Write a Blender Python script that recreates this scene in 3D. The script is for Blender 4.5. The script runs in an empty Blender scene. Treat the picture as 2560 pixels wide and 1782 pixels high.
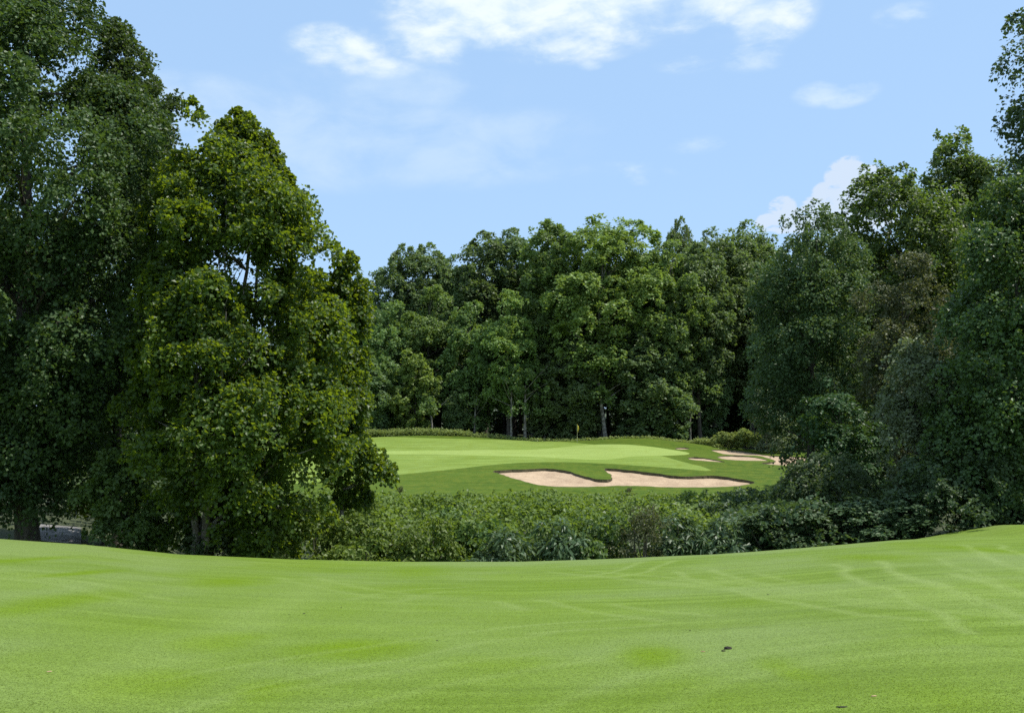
import bpy, math
import numpy as np
from mathutils import Vector
from mathutils.geometry import delaunay_2d_cdt

sc = bpy.context.scene
col = sc.collection
R = math.radians
F = 1000.0                      # focal length in pixels of a 1024 px wide picture
EYE = 1.62
PITCH = math.atan(49 / F)

# ------------------------------------------------------------------ camera
cd = bpy.data.cameras.new('camera')
cd.sensor_width = 36.0
cd.lens = 36.0 * F / 1024.0
cd.clip_start = 0.1
cd.clip_end = 6000
cam = bpy.data.objects.new('camera', cd)
cam.location = (0, 0, EYE)
cam.rotation_euler = (R(90) + PITCH, 0, 0)
col.objects.link(cam)
sc.camera = cam

# ------------------------------------------------------------------ sun, exposure
SUN_AZ, SUN_EL = R(94), R(61)   # azimuth from +Y (view direction) towards +X
sd = bpy.data.lights.new('sun', 'SUN')
sd.energy = 4.9
sd.angle = R(0.53)
sd.color = (1.0, 0.955, 0.87)
sun = bpy.data.objects.new('sun', sd)
sv = Vector((math.sin(SUN_AZ) * math.cos(SUN_EL), math.cos(SUN_AZ) * math.cos(SUN_EL), math.sin(SUN_EL)))
sun.rotation_euler = sv.to_track_quat('Z', 'Y').to_euler()
sun.location = (60, 20, 120)
col.objects.link(sun)

vs = sc.view_settings
vs.view_transform = 'Standard'
vs.look = 'None'
vs.exposure = 0.35
vs.gamma = 1.0
vs.use_curve_mapping = False
sc.cycles.use_denoising = False
sc.cycles.max_bounces = 9
sc.cycles.diffuse_bounces = 7
sc.cycles.glossy_bounces = 2
sc.cycles.transmission_bounces = 6
sc.cycles.transparent_max_bounces = 4
sc.cycles.sample_clamp_indirect = 6.0

# ------------------------------------------------------------------ pixel helpers (photograph 1024 x 712)
cp, sp = math.cos(PITCH), math.sin(PITCH)


def v_of(py):                   # drop per metre of ground distance for a picture row (positive below the horizon)
    d = (356 - np.asarray(py, float)) / F
    return -(sp + d * cp) / (cp - d * sp)


def u_of(px, py=405.0):
    d = (356 - np.asarray(py, float)) / F
    return (np.asarray(px, float) - 512) / F / (cp - d * sp)


def elaz(px, py):
    u, v = float(u_of(px, py)), float(-v_of(py))
    return math.atan2(u, 1), math.atan2(v, math.hypot(u, 1))


# ------------------------------------------------------------------ world: sky and clouds
world = bpy.data.worlds.new('World')
sc.world = world
world.use_nodes = True
wt = world.node_tree
wt.nodes.clear()


def mk(nt):
    def N(t, **kw):
        n = nt.nodes.new(t)
        for k, val in kw.items():
            setattr(n, k, val)
        return n

    def link(a, b):
        nt.links.new(a, b)

    def M(op, a, b=None, c=None, clamp=False):
        n = nt.nodes.new('ShaderNodeMath')
        n.operation = op
        n.use_clamp = clamp
        for i, x in enumerate((a, b, c)):
            if x is None:
                continue
            if isinstance(x, (int, float)):
                n.inputs[i].default_value = x
            else:
                nt.links.new(x, n.inputs[i])
        return n.outputs[0]

    def MIX(f, a, b, mode='MIX'):
        n = nt.nodes.new('ShaderNodeMix')
        n.data_type = 'RGBA'
        n.blend_type = mode
        for s, x in ((n.inputs[0], f), (n.inputs[6], a), (n.inputs[7], b)):
            if isinstance(x, (int, float)):
                s.default_value = x
            elif isinstance(x, tuple):
                s.default_value = (*x[:3], 1)
            else:
                nt.links.new(x, s)
        return n.outputs[2]

    def SM(x, lo, hi, a=0.0, b=1.0):
        n = nt.nodes.new('ShaderNodeMapRange')
        n.interpolation_type = 'SMOOTHSTEP'
        nt.links.new(x, n.inputs[0])
        n.inputs[1].default_value = lo
        n.inputs[2].default_value = hi
        n.inputs[3].default_value = a
        n.inputs[4].default_value = b
        return n.outputs[0]

    def NOISE(vec, scale, detail=4.0, rough=0.55, dist=0.0):
        n = nt.nodes.new('ShaderNodeTexNoise')
        n.inputs['Scale'].default_value = scale
        n.inputs['Detail'].default_value = detail
        n.inputs['Roughness'].default_value = rough
        n.inputs['Distortion'].default_value = dist
        if vec is not None:
            nt.links.new(vec, n.inputs['Vector'])
        return n.outputs[0]
    return N, link, M, MIX, SM, NOISE


N, link, M, MIX, SM, NOISE = mk(wt)
skyt = N('ShaderNodeTexSky', sky_type='NISHITA', sun_disc=False)
skyt.sun_elevation = SUN_EL
skyt.sun_rotation = SUN_AZ
skyt.altitude = 200
skyt.air_density = 1.0
skyt.dust_density = 0.6
skyt.ozone_density = 2.0
SKY_STRENGTH = 0.11
tc = N('ShaderNodeTexCoord')
sep = N('ShaderNodeSeparateXYZ')
link(tc.outputs['Generated'], sep.inputs[0])
az = M('ARCTAN2', sep.outputs[0], sep.outputs[1])
el = M('ARCSINE', sep.outputs[2])
comb = N('ShaderNodeCombineXYZ')
link(az, comb.inputs[0])
link(M('MULTIPLY', el, 1.9), comb.inputs[1])
n_big = NOISE(comb.outputs[0], 9.0, 9.0, 0.58, 0.25)
n_fine = NOISE(comb.outputs[0], 26.0, 7.0, 0.6, 0.3)
n_wide = NOISE(comb.outputs[0], 2.3, 5.0, 0.5)


def blob(px, py, rx, ry, w):
    a, e = elaz(px, py)
    qa = M('DIVIDE', M('SUBTRACT', az, a), rx / F)
    qe = M('DIVIDE', M('SUBTRACT', el, e), ry / F)
    d2 = M('ADD', M('MULTIPLY', qa, qa), M('MULTIPLY', qe, qe))
    return M('MULTIPLY', M('SUBTRACT', 1.0, d2, clamp=True), w)


def union(bl):
    o = bl[0]
    for b in bl[1:]:
        o = M('MAXIMUM', o, b)
    return o


# the large white cloud and its neighbours
thick = union([blob(490, 8, 130, 50, 1.0), blob(590, -10, 170, 62, 1.0), blob(700, -22, 140, 60, .95), blob(440, 38, 70, 28, .8),
               blob(338, 46, 60, 24, .8), blob(765, 8, 58, 40, .78), blob(560, 45, 90, 22, .6), blob(370, 66, 60, 14, .45)])
small = union([blob(836, 93, 46, 16, .75), blob(905, 14, 34, 14, .5), blob(752, 56, 44, 18, .48), blob(686, 64, 40, 11, .42),
               blob(545, 55, 30, 10, .45), blob(622, 173, 62, 13, .42), blob(700, 145, 40, 12, .3), blob(590, 66, 16, 6, .4),
               blob(640, 178, 20, 9, .45)])
veil = union([blob(300, 135, 200, 60, .55), blob(430, 145, 180, 50, .55), blob(400, 85, 150, 30, .45), blob(205, 100, 120, 30, .5), blob(520, 125, 110, 22, .35),
              blob(330, 85, 120, 25, .35), blob(560, 172, 120, 14, .25)])
def edge(bl, n, c, k):
    return M('ADD', bl, M('MULTIPLY', M('MULTIPLY', M('SUBTRACT', n, c), k), M('MULTIPLY', bl, 3.0, clamp=True)))


st_ = N('ShaderNodeMapping')
st_.inputs['Scale'].default_value = (1.0, 1.15, 1)
st_.inputs['Rotation'].default_value = (0, 0, R(-9))
link(comb.outputs[0], st_.inputs[0])
n_wisp = NOISE(st_.outputs[0], 21.0, 9.0, .60, .25)
n_edge = M('ADD', M('MULTIPLY', n_big, .58), M('MULTIPLY', n_wisp, .42))
n_mid = M('ADD', M('MULTIPLY', n_big, .65), M('MULTIPLY', n_fine, .35))
d_thick = M('MULTIPLY', SM(edge(thick, n_edge, .5, 3.4), -.02, 1.15), .96)
d_small = M('MULTIPLY', SM(edge(small, n_edge, .53, 4.0), .03, 1.0), .66)
d_veil = M('MULTIPLY', SM(edge(veil, n_big, .5, 2.2), .0, .80), .66)
# the rest of the sky, outside the view: scattered fair-weather cloud, unseen, its cover raised for fill light
other = SM(M('ADD', M('ABSOLUTE', az), M('MULTIPLY', el, .6)), .60, .85)
over = SM(el, .50, .62)
elsewhere = M('MAXIMUM', other, over)
d_else = M('MULTIPLY', M('MULTIPLY', SM(M('ADD', M('MULTIPLY', n_wide, .6), M('MULTIPLY', n_mid, .4)), .45, .62), elsewhere), .85)
# heaped cumulus low behind the trees, crisp edge
n_puff = NOISE(comb.outputs[0], 48.0, 6.0, .6, .4)
heap = union([blob(850, 176, 26, 21, 1.0), blob(866, 182, 22, 24, .9), blob(860, 205, 46, 34, 1.0), blob(826, 196, 17, 15, .8), blob(822, 212, 26, 20, .9), blob(783, 211, 17, 17, .85),
              blob(772, 222, 18, 12, .8), blob(800, 222, 40, 14, .8)])
d_heap = M('MULTIPLY', SM(edge(heap, n_puff, .5, 2.6), .10, .52), .78)
milky = SM(el, -.05, .45, .80, .74)     # thin summer haze whitening the blue
K = 1.0 / SKY_STRENGTH
base = MIX(milky, skyt.outputs[0], (.378 * K, .578 * K, .86 * K))
c1 = MIX(d_veil, base, (.50 * K, .64 * K, .80 * K))
c2 = MIX(d_small, c1, (.62 * K, .73 * K, .80 * K))
c3 = MIX(d_heap, c2, (.575 * K, .655 * K, .765 * K))
c3 = MIX(d_else, c3, (.68 * K, .76 * K, .8 * K))
c_body = MIX(SM(n_edge, .40, .60), (.60 * K, .72 * K, .80 * K), (.74 * K, .81 * K, .815 * K))
c4 = MIX(d_thick, c3, c_body)
bg = N('ShaderNodeBackground')
link(c4, bg.inputs[0])
bg.inputs[1].default_value = SKY_STRENGTH
wo = N('ShaderNodeOutputWorld')
link(bg.outputs[0], wo.inputs[0])

# ------------------------------------------------------------------ small helpers
rng = np.random.default_rng(7)


def tag(o, label=None, cat=None, group=None, kind=None):
    if label:
        o['label'] = label
    if cat:
        o['category'] = cat
    if group:
        o['group'] = group
    if kind:
        o['kind'] = kind
    return o


def mesh_np(name, V, faces_flat, nper, attrs=None, smooth=False):
    me = bpy.data.meshes.new(name)
    V = np.ascontiguousarray(V, dtype=np.float32)
    faces_flat = np.ascontiguousarray(faces_flat, dtype=np.int32).ravel()
    nf = len(faces_flat) // nper
    me.vertices.add(len(V))
    me.vertices.foreach_set('co', V.ravel())
    me.loops.add(len(faces_flat))
    me.loops.foreach_set('vertex_index', faces_flat)
    me.polygons.add(nf)
    me.polygons.foreach_set('loop_start', np.arange(0, nf * nper, nper, dtype=np.int32))
    if attrs:
        for k, a in attrs.items():
            at = me.attributes.new(k, 'FLOAT', 'POINT')
            at.data.foreach_set('value', np.ascontiguousarray(a, dtype=np.float32))
    me.update(calc_edges=True)
    me.polygons.foreach_set('use_smooth', np.full(nf, smooth, dtype=bool))
    return me


def obj(name, me, mat=None, parent=None):
    o = bpy.data.objects.new(name, me)
    if mat and not me.materials:
        me.materials.append(mat)
    col.objects.link(o)
    if parent:
        o.parent = parent
    return o


def empty(name, loc, rz=0.0, s=1.0):
    o = bpy.data.objects.new(name, None)
    o.empty_display_size = .3
    o.location = loc
    o.rotation_euler = (0, 0, rz)
    o.scale = (s, s, s)
    col.objects.link(o)
    return o


def unit(a):
    return a / np.maximum(np.linalg.norm(a, axis=-1, keepdims=True), 1e-9)


def sstep(a, b, x):
    t = np.clip((x - a) / (b - a), 0, 1)
    return t * t * (3 - 2 * t)


def vnoise(x, y, seed=0, octaves=4, rough=.5):
    # value noise on a lattice hash
    tot = np.zeros(np.shape(x))
    amp, fr, nrm = 1.0, 1.0, 0.0
    for o in range(octaves):
        X, Y = x * fr + 17.3 * o, y * fr - 9.1 * o
        xi, yi = np.floor(X).astype(np.int64), np.floor(Y).astype(np.int64)
        fx, fy = X - xi, Y - yi
        fx, fy = fx * fx * (3 - 2 * fx), fy * fy * (3 - 2 * fy)

        def h(i, j):
            n = (i * 374761393 + j * 668265263 + (seed + o) * 1442695041) & 0xffffffff
            n = ((n ^ (n >> 13)) * 1274126177) & 0xffffffff
            return ((n ^ (n >> 16)) & 0xffff) / 65535.0
        a = h(xi, yi) * (1 - fx) + h(xi + 1, yi) * fx
        b = h(xi, yi + 1) * (1 - fx) + h(xi + 1, yi + 1) * fx
        tot += amp * (a * (1 - fy) + b * fy)
        nrm += amp
        amp *= rough
        fr *= 2
    return tot / nrm


# ------------------------------------------------------------------ terrain
DC = 36.0
_cx = np.array([-300, 0, 89, 178, 223, 290, 401, 517, 624, 714, 803, 892, 959, 1024, 1300])
_cy = np.array([530, 538.5, 545, 554, 556, 559, 561.5, 561.5, 558.3, 554.3, 547.6, 540, 537, 535, 524])
_tx = np.array([0, 300, 365, 395, 425, 460, 500, 530, 560, 590, 620, 650, 690, 720, 760, 800, 1000])
_ty = np.array([436, 436, 437, 435.8, 435, 435.6, 438.6, 440.4, 441, 440, 437.6, 438, 442.5, 446.5, 450.5, 452, 452])
_pd = np.array([96, 98, 103, 106, 110, 114, 119, 125, 134, 142, 150])
_py = np.array([502, 499, 491, 486, 477.5, 470, 463, 457.2, 450.8, 445.6, 441])


def ypx_far(D, px):
    y = np.interp(D, _pd, _py)
    return y + (np.interp(px, _tx, _ty) - 441) * sstep(118, 150, D)


def H(x, y):
    x, y = np.asarray(x, float), np.asarray(y, float)
    D = np.maximum(y, 5.0)
    px = np.clip(512 + 1003 * x / D, -400, 1400)
    s = v_of(np.interp(px, _cx, _cy)) - EYE / DC
    near = -s * y - .03 * np.maximum(y - DC, 0) ** 2 * (y < 60) - (y >= 60) * 18
    near = near + .035 * np.sin(x * .31 + y * .17) * np.clip(y / 20, 0, 1) * (y < DC)
    # second rise of rough on the right
    bump = EYE - v_of(527.0) * 43 + .17 * (x - 22.0) * (x < 22) + .015 * (x - 22) * (x >= 22)
    bump = bump - .03 * (y - 43) ** 2
    near = np.where((y > 36.5) & (x > 12), np.maximum(near, bump), near)
    mid = np.interp(y, [44, 50, 60, 75, 90, 98], [-8.6, -9.0, -9.5, -9.3, -8.3, EYE - v_of(499.0) * 98])
    side_l = np.interp(y, [44, 50, 58, 70, 90, 98], [-5.6, -5.3, -4.9, -5.2, -7.0, -7.7])
    side_r = np.interp(y, [44, 50, 58, 70, 90, 98], [-6.0, -6.4, -6.7, -7.0, -7.6, -7.7])
    wl, wr = 1 - sstep(60, 300, px), sstep(800, 960, px)
    mid = mid * (1 - wl) * (1 - wr) + side_l * wl + side_r * wr
    yy = np.clip(y, 98, 150)
    far = EYE - v_of(ypx_far(yy, px)) * yy
    far = far - .5 * sstep(150, 157, y)
    far = far + .02 * np.sin(x * .5) * np.cos(y * .4)
    f = np.where(y < 98, mid, far)
    t = sstep(38.5, 47, y)
    tl = np.where((x > 12), sstep(48, 54, y), t)
    return near * (1 - tl) + f * tl


def far_D(px, py):
    lo, hi = np.full(np.shape(px), 96.0), np.full(np.shape(px), 151.0)
    px, py = np.asarray(px, float), np.asarray(py, float)
    for _ in range(40):
        m = (lo + hi) / 2
        g = ypx_far(m, px) > py
        lo, hi = np.where(g, m, lo), np.where(g, hi, m)
    return (lo + hi) / 2


def far_xy(pts):
    p = np.array(pts, float)
    D = far_D(p[:, 0], p[:, 1])
    return np.stack([D * u_of(p[:, 0], p[:, 1]), D], 1)


def lawn_xy(pts):               # ground point of the near lawn under a picture point
    out = []
    for px, py in pts:
        u, v = float(u_of(px, py)), float(v_of(py))
        lo, hi = 3.0, DC + .5
        for _ in range(40):
            m = (lo + hi) / 2
            if EYE - v * m > float(H(u * m, m)):
                lo = m
            else:
                hi = m
        out.append((u * lo, lo))
    return np.array(out)


# ------------------------------------------------------------------ materials
def new_mat(name):
    m = bpy.data.materials.new(name)
    m.use_nodes = True
    m.node_tree.nodes.clear()
    return m, mk(m.node_tree)


def finish(m, sh):
    nt = m.node_tree
    o = nt.nodes.new('ShaderNodeOutputMaterial')
    nt.links.new(sh, o.inputs[0])
    return m


def leaf_mat(name, dark, light, trans, tw=.38, rough=.42, spec=.5, hue=.0):
    m, (N, link, M, MIX, SM, NOISE) = new_mat(name)
    at = N('ShaderNodeAttribute', attribute_name='tone')
    oi = N('ShaderNodeObjectInfo')
    c = MIX(at.outputs['Fac'], dark, light)
    hs = N('ShaderNodeHueSaturation')
    link(M('ADD', M('MULTIPLY', M('SUBTRACT', oi.outputs['Random'], .5), .035), .5 + hue), hs.inputs['Hue'])
    link(M('ADD', M('MULTIPLY', oi.outputs['Random'], .22), .88), hs.inputs['Value'])
    link(c, hs.inputs['Color'])
    p = N('ShaderNodeBsdfPrincipled')
    link(hs.outputs[0], p.inputs['Base Color'])
    p.inputs['Roughness'].default_value = rough
    p.inputs['Specular IOR Level'].default_value = spec
    t = N('ShaderNodeBsdfTranslucent')
    link(MIX(at.outputs['Fac'], tuple(x * .7 for x in trans), trans), t.inputs['Color'])
    ms = N('ShaderNodeMixShader')
    ms.inputs[0].default_value = tw
    link(p.outputs[0], ms.inputs[1])
    link(t.outputs[0], ms.inputs[2])
    return finish(m, ms.outputs[0])


def bark_mat(name, a, b, scale=6.0, blotch=0.0, pale=(.4, .38, .33)):
    m, (N, link, M, MIX, SM, NOISE) = new_mat(name)
    t = N('ShaderNodeTexCoord')
    mp = N('ShaderNodeMapping')
    mp.inputs['Scale'].default_value = (1, 1, .22)
    link(t.outputs['Object'], mp.inputs[0])
    n = NOISE(mp.outputs[0], scale, 6, .65)
    c = MIX(SM(n, .35, .65), a, b)
    if blotch > 0:
        n2 = NOISE(t.outputs['Object'], 2.1, 4, .55)
        c = MIX(M('MULTIPLY', SM(n2, .50, .56), blotch), c, pale)
    p = N('ShaderNodeBsdfPrincipled')
    link(c, p.inputs['Base Color'])
    p.inputs['Roughness'].default_value = .9
    bp = N('ShaderNodeBump')
    bp.inputs['Strength'].default_value = .6
    bp.inputs['Distance'].default_value = .04
    link(n, bp.inputs['Height'])
    link(bp.outputs[0], p.inputs['Normal'])
    return finish(m, p.outputs[0])


TURF = .88


def grass_mat(name, c0, c1, c2, spread=.5, streak=0.0, bump=.5, attrs=False, trans=.0):
    """mown turf: broad patches, mowing streaks and a fine grain"""
    m, (N, link, M, MIX, SM, NOISE) = new_mat(name)
    c0, c1, c2 = (tuple(x * TURF for x in q) for q in (c0, c1, c2))
    t = N('ShaderNodeTexCoord')
    P = t.outputs['Object']
    broad = NOISE(P, .12, 4, .55, .4)
    midn = NOISE(P, 1.1, 4, .6)
    fine = NOISE(P, 26.0, 3, .7)
    finer = NOISE(P, 90.0, 2, .7)
    c = MIX(SM(broad, .36, .64), c0, c1)
    c = MIX(M('MULTIPLY', SM(midn, .40, .68), spread), c, c2)
    mp = N('ShaderNodeMapping')
    mp.inputs['Scale'].default_value = (.10, 1.25, 1)
    mp.inputs['Rotation'].default_value = (0, 0, R(-7))
    link(P, mp.inputs[0])
    st = NOISE(mp.outputs[0], 1.6, 5, .62)
    if streak:
        c = MIX(M('MULTIPLY', SM(st, .42, .66), streak), c, tuple(min(1, x * 1.32 + .01) for x in c1))
        c = MIX(M('MULTIPLY', SM(st, .44, .30), streak * .8), c, tuple(x * .74 for x in c0))
    if attrs:
        ya = N('ShaderNodeAttribute', attribute_name='yellow')
        tr = N('ShaderNodeAttribute', attribute_name='track')
        pl = N('ShaderNodeAttribute', attribute_name='pale')
        brk = SM(midn, .25, .60, .62, 1.0)
        c = MIX(M('MULTIPLY', pl.outputs['Fac'], .7), c, (.150, .206, .064))
        c = MIX(M('MULTIPLY', M('MULTIPLY', ya.outputs['Fac'], brk), 1.0), c, (.104, .172, .002))
        c = MIX(M('MULTIPLY', M('MULTIPLY', tr.outputs['Fac'], brk), .8), c, (.242, .308, .110))
    g = M('ADD', M('MULTIPLY', fine, .55), M('MULTIPLY', finer, .45))
    k = SM(g, .34, .66, .70, 1.28)
    hs = N('ShaderNodeHueSaturation')
    link(k, hs.inputs['Value'])
    link(c, hs.inputs['Color'])
    p = N('ShaderNodeBsdfPrincipled')
    link(hs.outputs[0], p.inputs['Base Color'])
    p.inputs['Roughness'].default_value = .75
    p.inputs['Specular IOR Level'].default_value = .12
    b = N('ShaderNodeBump')
    b.inputs['Strength'].default_value = bump
    b.inputs['Distance'].default_value = .03
    link(M('ADD', g, M('MULTIPLY', midn, .6)), b.inputs['Height'])
    link(b.outputs[0], p.inputs['Normal'])
    return finish(m, p.outputs[0])


def soil_mat(name, a, b, scale=1.5, bump=.6):
    m, (N, link, M, MIX, SM, NOISE) = new_mat(name)
    t = N('ShaderNodeTexCoord')
    n = NOISE(t.outputs['Object'], scale, 8, .65)
    n2 = NOISE(t.outputs['Object'], scale * 9, 4, .65)
    c = MIX(SM(M('ADD', M('MULTIPLY', n, .6), M('MULTIPLY', n2, .4)), .36, .64), a, b)
    p = N('ShaderNodeBsdfPrincipled')
    link(c, p.inputs['Base Color'])
    p.inputs['Roughness'].default_value = .95
    bp = N('ShaderNodeBump')
    bp.inputs['Strength'].default_value = bump
    bp.inputs['Distance'].default_value = .08
    link(n2, bp.inputs['Height'])
    link(bp.outputs[0], p.inputs['Normal'])
    return finish(m, p.outputs[0])


M_LAWN = grass_mat('mown_fairway', (.106, .172, .014), (.132, .200, .024), (.112, .182, .014), .6, .5, .4, attrs=True)
M_GREEN = grass_mat('putting_turf', (.220, .300, .070), (.245, .325, .088), (.225, .295, .064), .7, .35, .15)
M_COLLAR = grass_mat('collar_turf', (.142, .212, .034), (.170, .240, .050), (.150, .206, .024), .8, .6, .25)
M_ROUGH = grass_mat('rough_turf', (.048, .092, .006), (.066, .112, .008), (.104, .136, .012), .8, .45, .7)
M_FLOOR = soil_mat('woodland_floor', (.020, .030, .010), (.060, .075, .026))
M_SAND = soil_mat('bunker_sand', (.29, .205, .132), (.435, .325, .215), .55, .9)
M_LIP = soil_mat('bunker_lip_soil', (.05, .05, .025), (.10, .085, .05), 3)
M_PATH = soil_mat('pale_gravel', (.06, .06, .055), (.26, .25, .245), 1.9)

BARK = bark_mat('grey_bark', (.045, .038, .030), (.12, .105, .085))
BARK_PALE = bark_mat('pale_bark', (.07, .063, .053), (.155, .14, .12), 5, .4)
BARK_SYC = bark_mat('sycamore_bark', (.07, .06, .05), (.17, .15, .125), 5, .8, (.26, .245, .215))

LEAF_OAK = leaf_mat('oak_leaf', (.032, .062, .020), (.084, .130, .042), (.13, .21, .024), .32, .5, .3)
LEAF_SYC = leaf_mat('sycamore_leaf', (.028, .060, .012), (.086, .146, .024), (.29, .39, .014), .43, .45, .35)
LEAF_MAP = leaf_mat('maple_leaf', (.050, .094, .026), (.128, .190, .056), (.20, .31, .03), .38, .48, .35)
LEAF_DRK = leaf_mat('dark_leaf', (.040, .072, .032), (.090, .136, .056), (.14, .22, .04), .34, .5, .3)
LEAF_LAY = leaf_mat('layered_leaf', (.026, .056, .018), (.058, .108, .034), (.10, .18, .022), .3, .5, .25)
LEAF_HAK = leaf_mat('brownish_leaf', (.042, .080, .030), (.104, .168, .060), (.16, .24, .04), .34, .5, .3)
LEAF_WAL = leaf_mat('walnut_leaf', (.038, .072, .024), (.098, .152, .050), (.16, .25, .028), .34, .45, .4)
LEAF_OLV = leaf_mat('olive_leaf', (.056, .066, .028), (.112, .122, .056), (.17, .19, .04), .32, .5, .3)
LEAF_SLV = leaf_mat('grey_green_leaf', (.085, .122, .060), (.210, .255, .150), (.26, .33, .09), .30, .48, .35)
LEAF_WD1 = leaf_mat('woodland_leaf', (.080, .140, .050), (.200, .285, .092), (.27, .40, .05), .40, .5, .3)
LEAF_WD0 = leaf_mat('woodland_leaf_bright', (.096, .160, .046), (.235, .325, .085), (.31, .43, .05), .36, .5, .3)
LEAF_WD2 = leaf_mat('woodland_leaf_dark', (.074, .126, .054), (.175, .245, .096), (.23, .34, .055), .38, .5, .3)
LEAF_BSH = leaf_mat('bramble_leaf', (.068, .114, .024), (.185, .255, .062), (.28, .40, .035), .40, .5, .3)
LEAF_SUM = leaf_mat('sumac_leaf', (.050, .088, .038), (.112, .168, .082), (.17, .26, .05), .32, .42, .35)
LEAF_WEED = leaf_mat('meadow_leaf', (.14, .20, .055), (.28, .35, .12), (.38, .46, .08), .38, .5, .25)

# ------------------------------------------------------------------ ground sheet, to the horizon
def axis(lo, hi, flo, fhi, fine):
    a = list(np.arange(flo, fhi + .01, fine))
    st = fine
    x = fhi
    while x < hi:
        st *= 1.35
        x += st
        a.append(min(x, hi))
    st, x = fine, flo
    while x > lo:
        st *= 1.35
        x -= st
        a.insert(0, max(x, lo))
    return np.unique(np.round(np.array(a), 3))


FAR_PX = (150, 960)
gx, gy = axis(-2500, 2500, -150, 150, 3.0), axis(-2500, 2500, -30, 240, 2.5)
GX, GY = np.meshgrid(gx, gy)
GZ = H(GX, np.clip(GY, -60, 230))
gpx = 512 + 1003 * GX / np.maximum(GY, 5)
infar = sstep(91, 99, GY) * (1 - sstep(151, 160, GY)) * sstep(FAR_PX[0] - 40, FAR_PX[0] + 20, gpx) * (1 - sstep(FAR_PX[1] - 20, FAR_PX[1] + 40, gpx))
GZ = GZ - .9 * (GY < 49) - 1.2 * infar - .02


def grid_faces(nr, nc):
    i = np.arange(nr * nc).reshape(nr, nc)
    return np.stack([i[:-1, :-1], i[:-1, 1:], i[1:, 1:], i[1:, :-1]], -1).reshape(-1, 4)


me = mesh_np('ground', np.stack([GX, GY, GZ], -1).reshape(-1, 3), grid_faces(len(gy), len(gx)), 4, smooth=True)
tag(obj('ground', me, M_FLOOR), kind='structure')

# ------------------------------------------------------------------ near lawn (fairway)
uc = np.concatenate([[-6, -3.5, -2.2, -1.5, -1.1, -.85, -.70], np.linspace(-.6, .6, 300), [.70, .85, 1.1, 1.5, 2.2, 3.5, 6]])
rows = np.concatenate([[-22, -14, -8, -3, 1, 4], np.geomspace(6, 33, 190), np.linspace(33.15, 51, 80)])
U, Y = np.meshgrid(uc, rows)
X = U * np.maximum(Y, 8.0)
Z = H(X, Y)


def seg_dist(px, py, poly):
    d = np.full(px.shape, 1e9)
    for (ax, ay), (bx, by) in zip(poly[:-1], poly[1:]):
        vx, vy = bx - ax, by - ay
        t = np.clip(((px - ax) * vx + (py - ay) * vy) / (vx * vx + vy * vy + 1e-9), 0, 1)
        d = np.minimum(d, np.hypot(px - ax - t * vx, py - ay - t * vy))
    return d


def smooth_poly(p, n=8):
    p = np.asarray(p, float)
    t = np.arange(len(p))
    tt = np.linspace(0, len(p) - 1, (len(p) - 1) * n + 1)
    q = np.stack([np.interp(tt, t, p[:, 0]), np.interp(tt, t, p[:, 1])], 1)
    for _ in range(6):
        q[1:-1] = (q[:-2] + 2 * q[1:-1] + q[2:]) / 4
    return q


wx = X + .5 * (vnoise(X * .5, Y * .5, 3) - .5)
wy = Y + .5 * (vnoise(X * .5, Y * .5, 5) - .5)
track = np.zeros(X.shape)
tracks = [([(520, 631), (430, 642), (272, 669.5), (192, 690), (113, 709)], .13, .42),
          ([(857, 562), (878, 577), (923, 590), (980, 611), (1024, 633)], .22, .9),
          ([(927, 574), (980, 590), (1024, 604)], .28, .8),
          ([(696, 570), (730, 582), (798, 597), (889, 610.6), (957, 617)], .2, .75),
          ([(739, 574), (798, 588), (866, 598), (960, 606)], .2, .6),
          ([(658, 560.5), (631, 572), (599, 576)], .18, .8),
          ([(504, 631), (572, 625), (640, 621)], .16, .6),
          ([(594, 604), (622, 612), (680, 618)], .2, .6),
          ([(515, 600), (545, 608)], .25, .6),
          ([(980, 544), (1003, 556), (1024, 561)], .2, .8),
          ([(960, 557), (1005, 572), (1030, 586)], .2, .5),
          ([(300, 577), (345, 588), (395, 596)], .3, .5), ([(370, 600), (420, 590), (480, 588)], .25, .4),
          ([(0, 575), (80, 583), (150, 600)], .3, .35), ([(60, 712), (200, 640), (290, 600), (330, 580)], .5, .35),
          ([(600, 712), (700, 676), (800, 655), (940, 640)], .25, .3), ([(250, 712), (420, 676), (560, 655)], .22, .35)]
tracks = [(p_, w_ * (.6 if w_ < .35 else 1), a_ * .5) for p_, w_, a_ in tracks]
for k_ in range(11):
    x0_, y0_ = 560 + 34 * k_ + 9 * (k_ % 3), 570 + 3.4 * k_
    tracks.append(([(x0_, y0_), (x0_ + 110, y0_ + 9), (x0_ + 260, y0_ + 17 + 2 * (k_ % 2)), (min(1040, x0_ + 430), y0_ + 23)], .13, .30))
for pts, w, amp in tracks:
    q = smooth_poly(lawn_xy(pts))
    tq = unit(np.gradient(q, axis=0))
    nq = np.stack([-tq[:, 1], tq[:, 0]], 1)
    for off in ((0,) if w > .35 else (-.48, .48)):
        d = seg_dist(wx, wy, q + nq * off)
        track = np.maximum(track, amp * np.exp(-(d / w) ** 2))
yellow = np.zeros(X.shape)
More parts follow.
